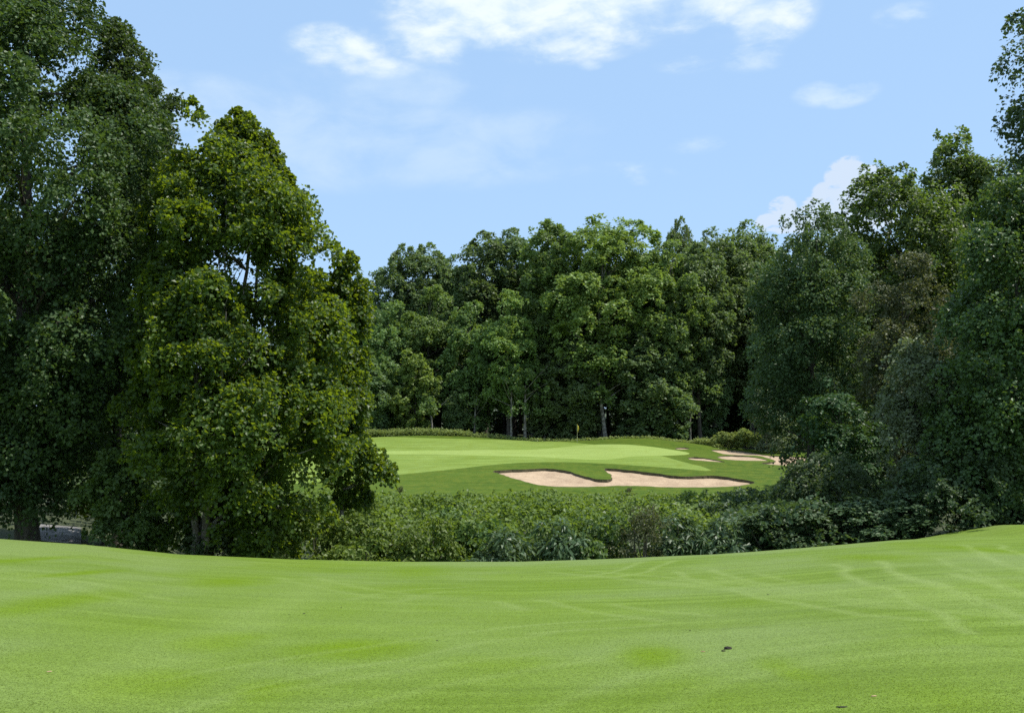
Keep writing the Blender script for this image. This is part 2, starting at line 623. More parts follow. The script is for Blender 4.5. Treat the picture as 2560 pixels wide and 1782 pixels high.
blobs = [(215, 642, 60, 13, 1), (351, 647, 75, 11, .95), (147, 683, 75, 15, .8), (279, 690, 35, 12, .8), (72, 573, 26, 8, .8),
         (34, 606, 60, 26, .7), (226, 581, 55, 7, .75), (419, 571, 35, 5, .7), (651, 656, 42, 13, .85), (798, 672, 26, 14, .6),
         (1009, 551, 34, 10, .9), (880, 557, 60, 7, .75), (490, 665, 80, 10, .45), (760, 600, 60, 6, .35), (560, 585, 60, 6, .35),
         (700, 690, 90, 16, .4), (930, 700, 50, 12, .45), (540, 612, 50, 8, .35), (10, 560, 30, 8, .7), (430, 608, 60, 7, .4)]
for px_, py_, rx, ry, w in blobs:
    q = lawn_xy([(px_, py_), (px_ + rx, py_), (px_, max(py_ - ry, float(np.interp(px_, _cx, _cy)) + 1)), (px_, py_ + ry)])
    a, b = abs(q[1, 0] - q[0, 0]), abs(q[3, 1] - q[2, 1]) / 2 + .2
    cy_ = (q[2, 1] + q[3, 1]) / 2
    d2 = ((wx - q[0, 0]) / a) ** 2 + ((wy - cy_) / b) ** 2
    d2 = d2 * (.65 + 1.35 * vnoise(X * .9, Y * .5, 11))
    yellow = np.maximum(yellow, min(1, w * 1.15) * np.exp(-d2 * .95))
yellow = np.maximum(yellow, .30 * sstep(.58, .72, vnoise(X * .16 + 4, Y * .10, 21)))
pale = sstep(.34, .62, .75 * vnoise(X * .13, Y * .16 + 3, 31) + .25 * vnoise(X * .6, Y * .5, 37)) * (1 - yellow)
me = mesh_np('lawn', np.stack([X, Y, Z], -1).reshape(-1, 3), grid_faces(len(rows), len(uc)), 4,
             {'yellow': yellow.ravel(), 'track': track.ravel(), 'pale': pale.ravel()}, smooth=True)
tag(obj('lawn', me, M_LAWN), kind='structure')

# ------------------------------------------------------------------ the course on the far side: green, collar, rough, bunkers
def dense(poly, step):
    p = np.asarray(poly, float)
    out = []
    for a, b in zip(p, np.roll(p, -1, 0)):
        n = max(1, int(np.hypot(*(b - a)) / step))
        for i in range(n):
            out.append(a + (b - a) * i / n)
    return np.array(out)


def chaikin(p, k=2):
    p = np.asarray(p, float)
    for _ in range(k):
        nx = np.roll(p, -1, 0)
        p = np.stack([.75 * p + .25 * nx, .25 * p + .75 * nx], 1).reshape(-1, 2)
    return p


green_px = [(300, 452.5), (345, 451), (392, 450.2), (480, 449.6), (540, 449), (562, 446.4), (582, 444.4), (608, 443.6), (640, 444.6), (668, 448.4),
            (697, 453.6), (664, 455.2), (632, 456), (615, 458.4), (598, 459.2), (560, 457.6), (520, 455.6), (460, 454.4), (392, 453.2), (340, 453.4)]
collar_px = [(150, 492), (300, 483), (350, 478.5), (395, 474.5), (450, 469), (480, 465.6), (510, 462.6), (540, 461.4), (570, 461.4), (630, 464.2), (680, 468),
             (714, 471), (704, 466.5), (690, 463.2), (675, 459), (662, 455.3), (640, 452), (610, 446), (585, 443), (568, 441.6), (545, 440.4), (150, 430)]
bunk_px = {
    'big': [(491, 470.6), (505, 469.8), (520, 469.2), (544, 468), (560, 469), (572, 471.6), (580, 474.6), (594, 478), (606, 479.6), (612.5, 478.6), (612.6, 476.6),
            (609, 472.4), (602.5, 468.4), (612, 468.3), (630, 470), (650, 472.2), (668, 475), (684, 476.4), (700, 475.6), (716, 475.2), (730, 477), (742, 479.4), (756, 482),
            (748, 484), (735, 485.6), (710, 486.6), (660, 486.6), (640, 485.4), (626, 484.8), (600, 485.6), (580, 486.4), (552, 486.2), (540, 484.6), (532, 483), (522, 480.2), (512, 477.2), (500, 473.6)],
    'dash': [(674.5, 447.6), (683, 446.6), (691, 448), (684, 448.9), (676, 448.7)],
    'left': [(687, 457.5), (692, 456.4), (700, 456.8), (712, 458.6), (728, 461.6), (716, 461.3), (700, 459.9), (690, 458.9)],
    'upper': [(709, 449.6), (722, 449.2), (737, 450), (752, 452), (764, 454.4), (786, 455.8), (806, 456.8), (822, 461), (822, 466), (795, 465.8), (772, 464), (758, 462.5), (774, 461.6), (776, 460),
              (765, 456.6), (757, 455), (745, 454.8), (725, 453.8), (718, 452)],
    'middle': [(716, 456.6), (722, 455.2), (738, 454.8), (752, 456.2), (760, 457.6), (768, 459.6), (766, 460.3), (740, 460), (724, 458.8)],
}
loops = []                       # (kind, world polygon)
for k, p in bunk_px.items():
    w = far_xy(dense(chaikin(p, 1), 1.1))
    w = w + .30 * np.stack([vnoise(w[:, 0] * 1.1, w[:, 1] * 1.1, 41) - .5, vnoise(w[:, 0] * 1.1, w[:, 1] * 1.1, 43) - .5], 1) * (1.6 if k == 'big' else .8)
    loops.append((k, w))
loops.append(('green', far_xy(dense(chaikin(green_px, 2), 2.5))))
loops.append(('collar', far_xy(dense(chaikin(collar_px, 1), 3.5))))

pts, edges = [], []
for k, w in loops:
    n0 = len(pts)
    pts += [tuple(q) for q in w]
    edges += [(n0 + i, n0 + (i + 1) % len(w)) for i in range(len(w))]
allw = np.concatenate([w for _, w in loops])
gpxs = np.concatenate([np.arange(FAR_PX[0], 340, 9), np.arange(340, 840, 4.0), np.arange(840, FAR_PX[1], 9)])
gD = np.concatenate([np.arange(94, 156.5, .8)])
GPX, GDD = np.meshgrid(gpxs, gD)
jit = rng.uniform(-.3, .3, GPX.shape)
cand = np.stack([(GDD * (GPX - 512) / 1003 + jit).ravel(), (GDD + jit.T.ravel().reshape(GDD.shape) * .8).ravel()], 1)
keep = np.ones(len(cand), bool)
for q in allw:
    keep &= ((cand[:, 0] - q[0]) ** 2 + (cand[:, 1] - q[1]) ** 2) > .12
cand = cand[keep]
pts += [tuple(q) for q in cand]
vo, eo, fo, *_ = delaunay_2d_cdt([Vector(p) for p in pts], edges, [], 0, 1e-5)
VO = np.array([[v.x, v.y] for v in vo])
FO = np.array([f for f in fo if len(f) == 3])


def inside(P, poly):
    c = np.zeros(len(P), bool)
    xs, ys = P[:, 0], P[:, 1]
    for (ax, ay), (bx, by) in zip(poly, np.roll(poly, -1, 0)):
        cr = ((ay > ys) != (by > ys)) & (xs < (bx - ax) * (ys - ay) / (by - ay + 1e-12) + ax)
        c ^= cr
    return c


cen = VO[FO].mean(1)
zone = np.full(len(FO), 'rough', dtype='U8')
lw = dict(loops)
zone[inside(cen, lw['collar'])] = 'collar'
zone[inside(cen, lw['green'])] = 'green'
for k in bunk_px:
    zone[inside(cen, lw[k])] = k
HV = H(VO[:, 0], VO[:, 1])


def sub_mesh(name, mask, z):
    f = FO[mask]
    used, inv = np.unique(f, return_inverse=True)
    V = np.stack([VO[used, 0], VO[used, 1], z[used]], 1)
    return mesh_np(name, V, inv.reshape(-1, 3), 3, smooth=True)


for k, nm, mt in (('rough', 'rough_grass', M_ROUGH), ('collar', 'green_collar', M_COLLAR), ('green', 'putting_green', M_GREEN)):
    tag(obj(nm, sub_mesh(nm, zone == k, HV), mt), kind='structure')
# lip height per boundary vertex: a tall cut edge at the back of each bunker
bunk_label = {'big': 'wide pale sand bunker with two lobes cut into the bank in front of the green',
              'dash': 'tiny sliver of a sand bunker on the slope right of the green, farthest back',
              'left': 'narrow sand bunker right of the green tip, nearest to the green',
              'upper': 'long sand bunker that runs back under the dark trees at right',
              'middle': 'oval sand bunker between the narrow one and the long one'}
for k in bunk_px:
    w = lw[k]
    area2 = np.sum(w[:, 0] * np.roll(w[:, 1], -1) - np.roll(w[:, 0], -1) * w[:, 1])
    tan = np.roll(w, -1, 0) - np.roll(w, 1, 0)
    nor = unit(np.stack([tan[:, 1], -tan[:, 0]], 1)) * (1 if area2 > 0 else -1)
    big = k == 'big'
    lip = (.04 + (.24 if big else .12) * np.clip(nor[:, 1] + .15, 0, 1)) * (1 + .35 * (vnoise(w[:, 0] * 1.7, w[:, 1] * 1.7, 4) - .5))
    for _ in range(2):
        lip = (np.roll(lip, 1) + 2 * lip + np.roll(lip, -1)) / 4
    f = FO[zone == k]
    used, inv = np.unique(f, return_inverse=True)
    P = VO[used]
    d = np.sqrt(((P[:, None, :] - w[None]) ** 2).sum(-1))
    j = d.argmin(1)
    dm = d.min(1)
    wgt = 1 / (d + .02) ** 2
    dl = (wgt * lip[None]).sum(1) / wgt.sum(1)
    zz = HV[used] - dl - (.28 if big else .08) * sstep(0, 3.0 if big else 1.5, dm)
    zz = zz + .05 * (vnoise(P[:, 0] * 1.3, P[:, 1] * 1.3, 9) - .5) * sstep(0, .5, dm)
    V = np.stack([P[:, 0], P[:, 1], zz], 1)
    o = tag(obj('bunker', mesh_np('bunker', V, inv.reshape(-1, 3), 3, smooth=True), M_SAND), bunk_label[k], None, 'sand bunkers round the green', 'structure')
    # cut edge between the turf and the sand
    hb = H(w[:, 0], w[:, 1])
    dd = ((P[None] - w[:, None]) ** 2).sum(-1)
    zs = zz[dd.argmin(1)]
    top = np.stack([w[:, 0], w[:, 1], hb + .012 + .03 * (lip > .15)], 1)
    ov = np.concatenate([w + nor * .05, (hb - .02)[:, None]], 1)
    low = np.stack([w[:, 0] - nor[:, 0] * .03, w[:, 1] - nor[:, 1] * .03, zs - .05], 1)
    n = len(w)
    i = np.arange(n)
    i2 = (i + 1) % n
    FF = np.concatenate([np.stack([i, i2, n + i2, n + i], 1), np.stack([2 * n + i, 2 * n + i2, i2, i], 1)])
    obj('bunker_lip', mesh_np('bunker_lip', np.concatenate([top, low, ov]), FF, 4), M_LIP, o)

# pale gravel seen under the branches at the far left
px_l = np.linspace(20, 84, 40)
strip = []
for t in (0, .33, .66, 1.0):
    dd = 50.5 + 5.5 * t + .6 * np.sin(px_l * .05 + t)
    xx = dd * u_of(px_l)
    strip.append(np.stack([xx, dd, H(xx, dd) + .05], 1))
me = mesh_np('path', np.concatenate(strip), grid_faces(4, 40), 4, smooth=True)
tag(obj('path', me, M_PATH), kind='structure')

# ------------------------------------------------------------------ plants
def leaf_arrays(P, Nn, A, L, W, fold, tri=False):
    A = unit(A - Nn * (A * Nn).sum(1, keepdims=True))
    B = np.cross(Nn, A)
    L, W = L[:, None], W[:, None]
    if tri:
        return np.stack([P + B * W * .5, P + A * L, P - B * W * .5], 1).reshape(-1, 3)
    mid = P + A * L * .45 + Nn * (L * fold)
    V = np.stack([P, mid + B * W * .5, P + A * L - Nn * (L * fold * .6), mid - B * W * .5], 1)
    return V.reshape(-1, 3)


def lobes_to_leaves(C, Rr, ns, nl, leaf, rs, flat=.75, up=.6, aspect=.85, zmin=-.55, spread=.27, droop=.35, jitter=.55, tri=False, gap=.30):
    """C lobe centres, Rr lobe radii -> leaf quads gathered into sprays on every lobe"""
    n = len(C)
    cnt = np.maximum(4, (ns * (Rr / Rr.mean()) ** 2).astype(int))
    li = np.repeat(np.arange(n), cnt)
    m = len(li)
    z = rs.uniform(zmin, 1, m)
    th = rs.uniform(0, 2 * np.pi, m)
    rr = np.sqrt(np.maximum(0, 1 - z * z))
    dr = np.stack([rr * np.cos(th), rr * np.sin(th), z], 1)
    rad = Rr[li] * (rs.uniform(.60, 1.0, m) + np.minimum(rs.exponential(.10, m), .5))
    S = C[li] + dr * rad[:, None] * np.array([1, 1, flat])
    if gap:                     # foliage gathers in clumps with open hollows between them
        g = vnoise(S[:, 0] * .95 + S[:, 2] * .55, S[:, 1] * .95 - S[:, 2] * .80, int(rs.integers(1e6)), 2)
        kp = g > np.quantile(g, gap)
        S, li, dr, m = S[kp], li[kp], dr[kp], int(kp.sum())
    lobe_t = rs.uniform(0, 1, n)[li]
    spr_t = rs.uniform(0, 1, m)
    sr = Rr[li] * spread * rs.uniform(.7, 1.3, m)
    k = np.maximum(3, (nl * rs.uniform(.6, 1.4, m)).astype(int))
    si = np.repeat(np.arange(m), k)
    q = len(si)
    off = rs.normal(0, 1, (q, 3)) * sr[si][:, None] * .56
    d2 = dr[si]
    off = off - d2 * (off * d2).sum(1, keepdims=True) * .55
    P = S[si] + off
    P[:, 2] -= (off ** 2).sum(1) / (sr[si] * 2.2)      # each spray bends down at its rim
    Nn = unit(d2 * .55 + np.array([0, 0, up]) + rs.normal(0, jitter, (q, 3)))
    A = unit(off + d2 * sr[si][:, None] * .5 + rs.normal(0, 1, (q, 3)) * sr[si][:, None] * .4 - np.array([0, 0, droop]) * sr[si][:, None])
    L = leaf * rs.uniform(.65, 1.3, q)
    V = leaf_arrays(P, Nn, A, L, L * aspect * rs.uniform(.8, 1.15, q), .12, tri)
    tone = np.clip(.36 * lobe_t[li][si] + .30 * spr_t[si] + .34 * rs.uniform(0, 1, q), 0, 1)
    return V, np.repeat(tone, 3 if tri else 4)


def foliage(name, V, tone, nper=4):
    return mesh_np(name, V, np.arange(len(V)), nper, {'tone': tone})


def tubes(paths, sides=7):
    Vs, Fs, b = [], [], 0
    for P, rad in paths:
        P = np.asarray(P, float)
        n = len(P)
        T = unit(np.gradient(P, axis=0))
        ref = np.where(np.abs(T[:, 2:3]) > .9, np.array([[1., 0, 0]]), np.array([[0, 0, 1.]]))
        a = unit(np.cross(T, ref))
        c = np.cross(T, a)
        ang = np.arange(sides) * 2 * np.pi / sides
        ring = P[:, None] + np.asarray(rad)[:, None, None] * (np.cos(ang)[None, :, None] * a[:, None] + np.sin(ang)[None, :, None] * c[:, None])
        Vs.append(ring.reshape(-1, 3))
        i = np.arange(n * sides).reshape(n, sides)
        j = np.roll(i, -1, 1)
        Fs.append(np.stack([i[:-1], j[:-1], j[1:], i[1:]], -1).reshape(-1, 4) + b)
        b += n * sides
    return np.concatenate(Vs), np.concatenate(Fs)


def bend(a, b, n, rs, wob=.08, sag=0.0):
    a, b = np.asarray(a, float), np.asarray(b, float)
    t = np.linspace(0, 1, n)[:, None]
    L = np.linalg.norm(b - a)
    w = rs.normal(0, wob * L, (n, 3)) * np.sin(t * np.pi)
    w = (np.roll(w, 1, 0) + w + np.roll(w, -1, 0)) / 3 * np.sin(t * np.pi)
    P = a + (b - a) * t + w
    P[:, 2] += sag * L * np.sin(t[:, 0] * np.pi)
    return P


def tree_meshes(name, rows, seed, leaf, nlobe, ns, nl, lobe_r, trunk_r, stems=((0, 0),), fork=.35, depth=.9, aspect=.85, shell=.62,
                zmin=-.5, jitter=.55, limbs=26, droop=.35, sides=8, up=.6, flat=.75, lean=0.0, tri=False, spread=.27, gap=.30):
    """rows: (height, left, right) outline in metres about the trunk; gives the trunk and crown meshes"""
    rs = np.random.default_rng(seed)
    rows = sorted(rows)
    rz = np.array([r[0] for r in rows], float)
    rl = np.array([r[1] for r in rows], float)
    rr = np.array([r[2] for r in rows], float)
    C, Rr = [], []
    tries = 0
    wmax = ((rr - rl) / 2).max()
    sep = .80
    while len(C) < nlobe and tries < 12000:
        tries += 1
        if tries % 3000 == 0:
            sep *= .85
        z = rs.uniform(rz[0], rz[-1])
        l, r = np.interp(z, rz, rl), np.interp(z, rz, rr)
        w = max((r - l) / 2, .2)
        if rs.uniform() > (.25 + .75 * w / wmax):
            continue
        R_ = min(lobe_r * rs.uniform(.65, 1.25), w * .95)
        th = rs.uniform(0, 2 * np.pi)
        rho = 1 - shell * rs.uniform() ** 1.7
        ww = max(w - R_ * .62, 0)
        c = np.array([(l + r) / 2 + rho * ww * math.cos(th), rho * ww * depth * math.sin(th), z - R_ * .4])
        if any(np.sum((c - q) ** 2) < (sep * (R_ + s) * .5) ** 2 for q, s in zip(C, Rr)):
            continue
        C.append(c)
        Rr.append(R_)
    C, Rr = np.array(C), np.array(Rr)
    V, tone = lobes_to_leaves(C, Rr, ns, nl, leaf, rs, aspect=aspect, zmin=zmin, jitter=jitter, droop=droop, up=up, flat=flat, tri=tri, spread=spread, gap=gap)
    crown = foliage(name + '_crown', V, tone, 3 if tri else 4)
    # wood
    ztop = rz[-1]
    paths = []
    axes = []
    for st_ in stems:
        sx, sy = st_[0], st_[1]
        hf = st_[2] if len(st_) > 2 else .86
        a = np.array([sx * .25, sy * .25, -.6])
        l, r = np.interp(ztop * .8, rz, rl), np.interp(ztop * .8, rz, rr)
        b = np.array([((l + r) / 2 + lean) * hf + sx * 1.3, sy * 1.3, ztop * hf])
        P = bend(a, b, 14, rs, .018)
        t = np.linspace(0, 1, 14)
        k = trunk_r / math.sqrt(len(stems)) ** .8
        rad = k * (1 - .88 * t) + .35 * k * np.exp(-t * 22)
        paths.append((P, rad))
        axes.append((P, rad))
    order = rs.permutation(len(C))[:limbs]
    for i in order:
        P, rad = axes[rs.integers(len(axes))]
        dxy = np.hypot(C[i, 0] - P[:, 0], C[i, 1] - P[:, 1])
        zs = C[i, 2] - .75 * dxy.mean()
        j = int(np.clip(np.searchsorted(P[:, 2], max(zs, ztop * fork * .6)), 2, 11))
        q = bend(P[j], C[i], 7, rs, .06, .05)
        r0 = min(rad[j] * .62, .03 * np.linalg.norm(C[i] - P[j]) + .03)
        paths.append((q, r0 * (1 - .85 * np.linspace(0, 1, 7))))
    Vt, Ft = tubes(paths, sides)
    trunk = mesh_np(name + '_trunk', Vt, Ft, 4, smooth=True)
    return trunk, crown


def plant_tree(name, loc, trunk, crown, bark, leafm, label, cat='tree', group=None, rz=0.0, s=1.0, sz=None):
    e = empty(name, loc, rz)
    e.scale = (s, s, sz or s)
    tag(e, label, cat, group)
    obj('trunk', trunk, bark, e)
    obj('crown', crown, leafm, e)
    return e


def px_rows(rows, D, tx, zb):
    """outline rows in picture pixels -> metres about a trunk standing at column tx, distance D"""
    out = []
    x0 = float(D * u_of(tx, 500))
    for y, l, r in rows:
        z = EYE - float(v_of(y)) * D - zb
        out.append((z, float(D * u_of(l, y)) - x0, float(D * u_of(r, y)) - x0))
    return out, x0


def hero(name, rows, D, tx, label, bark, leafm, seed, group=None, **kw):
    x0 = float(D * u_of(tx, 500))
    zb = float(H(x0, D))
    rr, x0 = px_rows(rows, D, tx, zb)
    tm, cm = tree_meshes(name, rr, seed, **kw)
    return plant_tree(name, (x0, D, zb), tm, cm, bark, leafm, label, 'tree', group)


# --- left group
hero('oak_tree', [(-75, 10, 60), (-45, -50, 84), (-15, -100, 88), (12, -115, 95), (35, -125, 135), (60, -130, 158), (85, -135, 172), (110, -140, 174), (150, -140, 182), (200, -140, 195),
                  (260, -140, 190), (320, -140, 188), (370, -130, 160), (420, -110, 120), (465, -90, 80), (490, -60, 50)], 47, 30,
     'tall dark oak filling the left edge of the photo, its top beyond the frame', BARK, LEAF_OAK, 11,
     leaf=.185, nlobe=135, ns=42, nl=46, gap=.2, jitter=.85, lobe_r=1.9, trunk_r=.55, fork=.25, limbs=46, shell=.7)
hero('oak_tree', [(18, 104, 118), (32, 96, 134), (55, 92, 150), (85, 90, 168), (115, 92, 169), (150, 95, 165), (185, 100, 160), (230, 100, 155)], 50.5, 118,
     'ragged treetop with sky gaps between the tall dark oak and the multi stemmed sycamore', BARK, LEAF_OAK, 12,
     leaf=.18, nlobe=30, ns=40, nl=40, spread=.32, gap=.3, jitter=.85, lobe_r=1.55, trunk_r=.3, limbs=26, shell=.75)
hero('sycamore_tree', [(95, 186, 196), (108, 180, 205), (125, 172, 225), (145, 164, 255), (165, 156, 294), (190, 150, 312), (215, 145, 328), (245, 140, 334), (275, 138, 332), (305, 132, 340),
                       (345, 128, 356), (385, 124, 362), (420, 122, 366), (450, 125, 370), (480, 135, 356), (510, 145, 335), (530, 160, 310)], 45, 197,
     'multi stemmed sycamore with pale forked trunks and yellow green leaves, left of the fairway dip', BARK_SYC, LEAF_SYC, 21,
     leaf=.18, nlobe=130, ns=38, nl=42, gap=.32, jitter=.85, lobe_r=1.4, trunk_r=.42, stems=((-1.0, .2), (.9, .4), (.1, -2.2, .5), (1.0, -2.4, .56)), fork=.2, limbs=44, aspect=1.0, shell=.72)
hero('sycamore_tree', [(107, 232, 246), (118, 226, 258), (138, 224, 272), (160, 226, 282), (190, 230, 290), (220, 232, 296)], 46.5, 244,
     'bright yellow green pointed treetop just right of the sycamore\'s own peak', BARK_SYC, LEAF_SYC, 22,
     leaf=.18, nlobe=22, ns=36, nl=40, gap=.2, jitter=.85, lobe_r=1.1, trunk_r=.2, limbs=16, aspect=1.0)
hero('sycamore_tree', [(252, 347, 357), (260, 334, 361), (270, 318, 364), (290, 310, 367), (315, 304, 368), (345, 302, 367), (380, 302, 366), (420, 302, 368), (445, 320, 380), (458, 330, 391), (470, 340, 390), (482, 340, 372), (500, 330, 360)], 48, 350,
     'slender young sycamore with one low leafy branch reaching right over the green', BARK_SYC, LEAF_SYC, 23,
     leaf=.18, nlobe=52, ns=30, nl=34, gap=.2, jitter=.85, lobe_r=1.0, trunk_r=.14, limbs=24, aspect=1.0)
hero('understory_tree', [(335, 75, 110), (360, 60, 140), (400, 55, 150), (440, 60, 150), (480, 70, 150), (515, 80, 150)], 52.5, 105,
     'sunlit yellow green young tree between the oak trunk and the sycamore stems', BARK, LEAF_SYC, 24,
     leaf=.19, nlobe=34, ns=20, nl=30, lobe_r=1.0, trunk_r=.12, limbs=24, aspect=1.0)
hero('understory_tree', [(395, -10, 20), (420, -40, 40), (460, -60, 52), (500, -70, 50), (520, -60, 30)], 46, -5,
     'low dark sapling under the oak at the left edge of the photo', BARK, LEAF_DRK, 25,
     leaf=.17, nlobe=26, ns=20, nl=30, lobe_r=1.0, trunk_r=.1, limbs=20)
hero('understory_tree', [(452, 95, 130), (475, 80, 165), (500, 78, 190), (522, 90, 200), (538, 105, 200)], 44.5, 140,
     'low bushy sapling with bright leaf tips at the foot of the sycamore', BARK, LEAF_MAP, 26,
     leaf=.18, nlobe=30, ns=18, nl=28, lobe_r=.8, trunk_r=.08, limbs=20)

# --- right group
hero('tall_tree', [(14, 1014, 1060), (40, 1006, 1090), (70, 1004, 1105), (100, 1000, 1110), (130, 998, 1120), (170, 990, 1125), (230, 985, 1125), (300, 985, 1120), (400, 985, 1110)], 66, 1055,
     'tall dark tree cut by the right edge of the photo, the highest there', BARK, LEAF_DRK, 31,
     leaf=.27, gap=.15, nlobe=66, ns=24, nl=30, lobe_r=2.1, trunk_r=.45, limbs=30)
hero('maple_tree', [(126, 948, 964), (140, 930, 984), (165, 926, 1005), (200, 924, 1020), (250, 922, 1026), (320, 925, 1030), (400, 930, 1030)], 88, 968,
     'round topped maple behind, its peak just left of the tall tree at the right edge', BARK, LEAF_MAP, 32,
     leaf=.30, gap=.15, nlobe=68, ns=32, nl=30, lobe_r=2.2, trunk_r=.4, limbs=30, jitter=.5)
hero('maple_tree', [(159, 878, 900), (174, 844, 918), (192, 834, 945), (215, 832, 968), (245, 830, 978), (285, 832, 980), (340, 836, 975), (400, 840, 970)], 80, 897,
     'broad mid green maple in front of the heaped white cloud', BARK, LEAF_MAP, 33,
     leaf=.28, gap=.18, nlobe=84, ns=30, nl=30, lobe_r=2.0, trunk_r=.45, limbs=30, jitter=.5)
hero('dark_tree', [(198, 803, 820), (214, 786, 838), (236, 768, 858), (262, 760, 868), (290, 752, 872), (325, 746, 874), (365, 744, 876), (400, 750, 872), (430, 772, 866), (452, 800, 855), (475, 815, 850)], 72, 812,
     'dark brownish green tree leaning over the bunkers at the right end of the woods', BARK, LEAF_HAK, 34,
     leaf=.20, nlobe=105, ns=28, nl=30, lobe_r=1.5, trunk_r=.4, limbs=34, jitter=.7)
hero('olive_tree', [(250, 898, 922), (265, 876, 932), (290, 862, 944), (325, 856, 950), (365, 858, 950), (410, 864, 948), (450, 872, 945)], 63, 905,
     'brownish olive tree with duller leaves than its neighbours, in front of the broad maple', BARK, LEAF_OLV, 35,
     leaf=.17, nlobe=52, ns=20, nl=32, lobe_r=1.25, trunk_r=.25, limbs=28, jitter=.7)
hero('walnut_tree', [(172, 1004, 1050), (192, 975, 1070), (220, 958, 1085), (255, 946, 1095), (300, 940, 1100), (350, 934, 1100), (400, 930, 1095), (450, 928, 1090), (490, 930, 1080), (520, 945, 1060)], 50, 1010,
     'big leafy tree nearest on the right, foliage hanging down to the lawn', BARK, LEAF_WAL, 36,
     leaf=.19, gap=.24, nlobe=104, ns=32, nl=40, jitter=.75, lobe_r=1.5, trunk_r=.4, limbs=40)
hero('silver_tree', [(340, 896, 930), (360, 882, 946), (395, 880, 955), (430, 884, 950), (465, 890, 942), (500, 900, 932)], 52.5, 915,
     'pale grey green tree with bright clumps left of the nearest big tree', BARK, LEAF_SLV, 37,
     leaf=.17, nlobe=36, ns=26, nl=32, gap=.42, jitter=.7, lobe_r=1.15, trunk_r=.12, limbs=22)
hero('layered_tree', [(372, 828, 850), (388, 808, 868), (415, 800, 882), (445, 800, 890), (475, 806, 892), (505, 815, 890)], 58, 842,
     'low maple with layered flat sprays of leaves above the shaded bank at right', BARK, LEAF_LAY, 38,
     leaf=.19, nlobe=44, ns=18, nl=28, lobe_r=1.1, trunk_r=.15, limbs=24, jitter=.3, flat=.4)
hero('edge_tree', [(382, 752, 774), (395, 746, 786), (412, 742, 794), (430, 744, 796), (446, 752, 794)], 146, 768,
     'light leaved bushy tree at the left foot of the dark brownish tree', BARK, LEAF_SLV, 39,
     leaf=.34, nlobe=26, ns=18, nl=26, lobe_r=1.7, trunk_r=.1, limbs=18, jitter=.6)
hero('understory_tree', [(440, 930, 1000), (470, 900, 1040), (500, 880, 1060), (520, 880, 1060)], 48.5, 965,
     'shaded thicket tree against the lawn under the big tree at right', BARK, LEAF_DRK, 40,
     leaf=.18, nlobe=36, ns=20, nl=28, lobe_r=1.0, trunk_r=.1, limbs=18)
hero('understory_tree', [(455, 800, 850), (480, 775, 900), (505, 770, 915), (530, 780, 920)], 53, 845,
     'low dark shade tree at the right end of the brush in the dip', BARK, LEAF_DRK, 41,
     leaf=.18, nlobe=40, ns=20, nl=28, lobe_r=1.1, trunk_r=.1, limbs=18)

# --- woods behind the green: eight kinds, set out one by one
def generic(name, seed, h, w, low, top=.35, **kw):
    rs = np.random.default_rng(seed)
    rows = []
    for t in np.linspace(0, 1, 9):
        z = low * h + t * (1 - low) * h
        f = math.sin(math.pi * min(1, (.12 + .88 * t) ** (1.0 + top))) ** .62
        f = max(f, .18)
        rows.append((z, -w * f * rs.uniform(.85, 1.1), w * f * rs.uniform(.85, 1.1)))
    return tree_meshes(name, rows, seed, **kw)


V_ = {}
kw = dict(leaf=.33, tri=True, aspect=1.0, ns=27, nl=32, sides=6, limbs=26, jitter=.68, flat=.95, gap=.34)
V_['broad'] = generic('woodland_broad', 101, 32, 7.5, .24, .25, nlobe=84, lobe_r=2.05, trunk_r=.42, **kw)
V_['tall'] = generic('woodland_tall', 102, 33, 6.0, .26, .35, nlobe=70, lobe_r=1.75, trunk_r=.38, **kw)
V_['oval'] = generic('woodland_oval', 103, 30, 6.3, .20, .22, nlobe=74, lobe_r=1.85, trunk_r=.36, **kw)
V_['skirted'] = generic('woodland_skirted', 104, 26, 6.0, .05, .0, nlobe=62, lobe_r=1.8, trunk_r=.32, **kw)
V_['young'] = generic('woodland_young', 105, 15, 3.6, .06, -.1, nlobe=40, lobe_r=1.3, trunk_r=.16, **kw)
V_['ragged'] = generic('woodland_ragged', 106, 31, 5.6, .40, .4, nlobe=36, lobe_r=1.8, trunk_r=.36, **kw)

BARK_OF = {'broad': BARK_PALE, 'tall': BARK, 'oval': BARK, 'skirted': BARK, 'young': BARK, 'ragged': BARK}
NOM_H = {'broad': 32, 'tall': 33, 'oval': 30, 'skirted': 26, 'young': 15, 'ragged': 31}


def wood_tree(px, top, D, kind, label, wide=1.0, leafm=None, name='woodland_tree', group='trees of the woods behind the green'):
    x = float(D * u_of(px, 420))
    z = float(H(x, D)) - .1
    h = EYE - float(v_of(top)) * D - z
    s = h / NOM_H[kind] * .985
    tm, cm = V_[kind]
    e = empty(name, (x, D, z), rng.uniform(0, 6.28))
    e.scale = (s * wide, s * wide, s)
    tag(e, label, 'tree', group)
    obj('trunk', tm, BARK_OF[kind], e)
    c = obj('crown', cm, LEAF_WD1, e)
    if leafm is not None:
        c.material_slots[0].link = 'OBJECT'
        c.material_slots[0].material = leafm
    return e


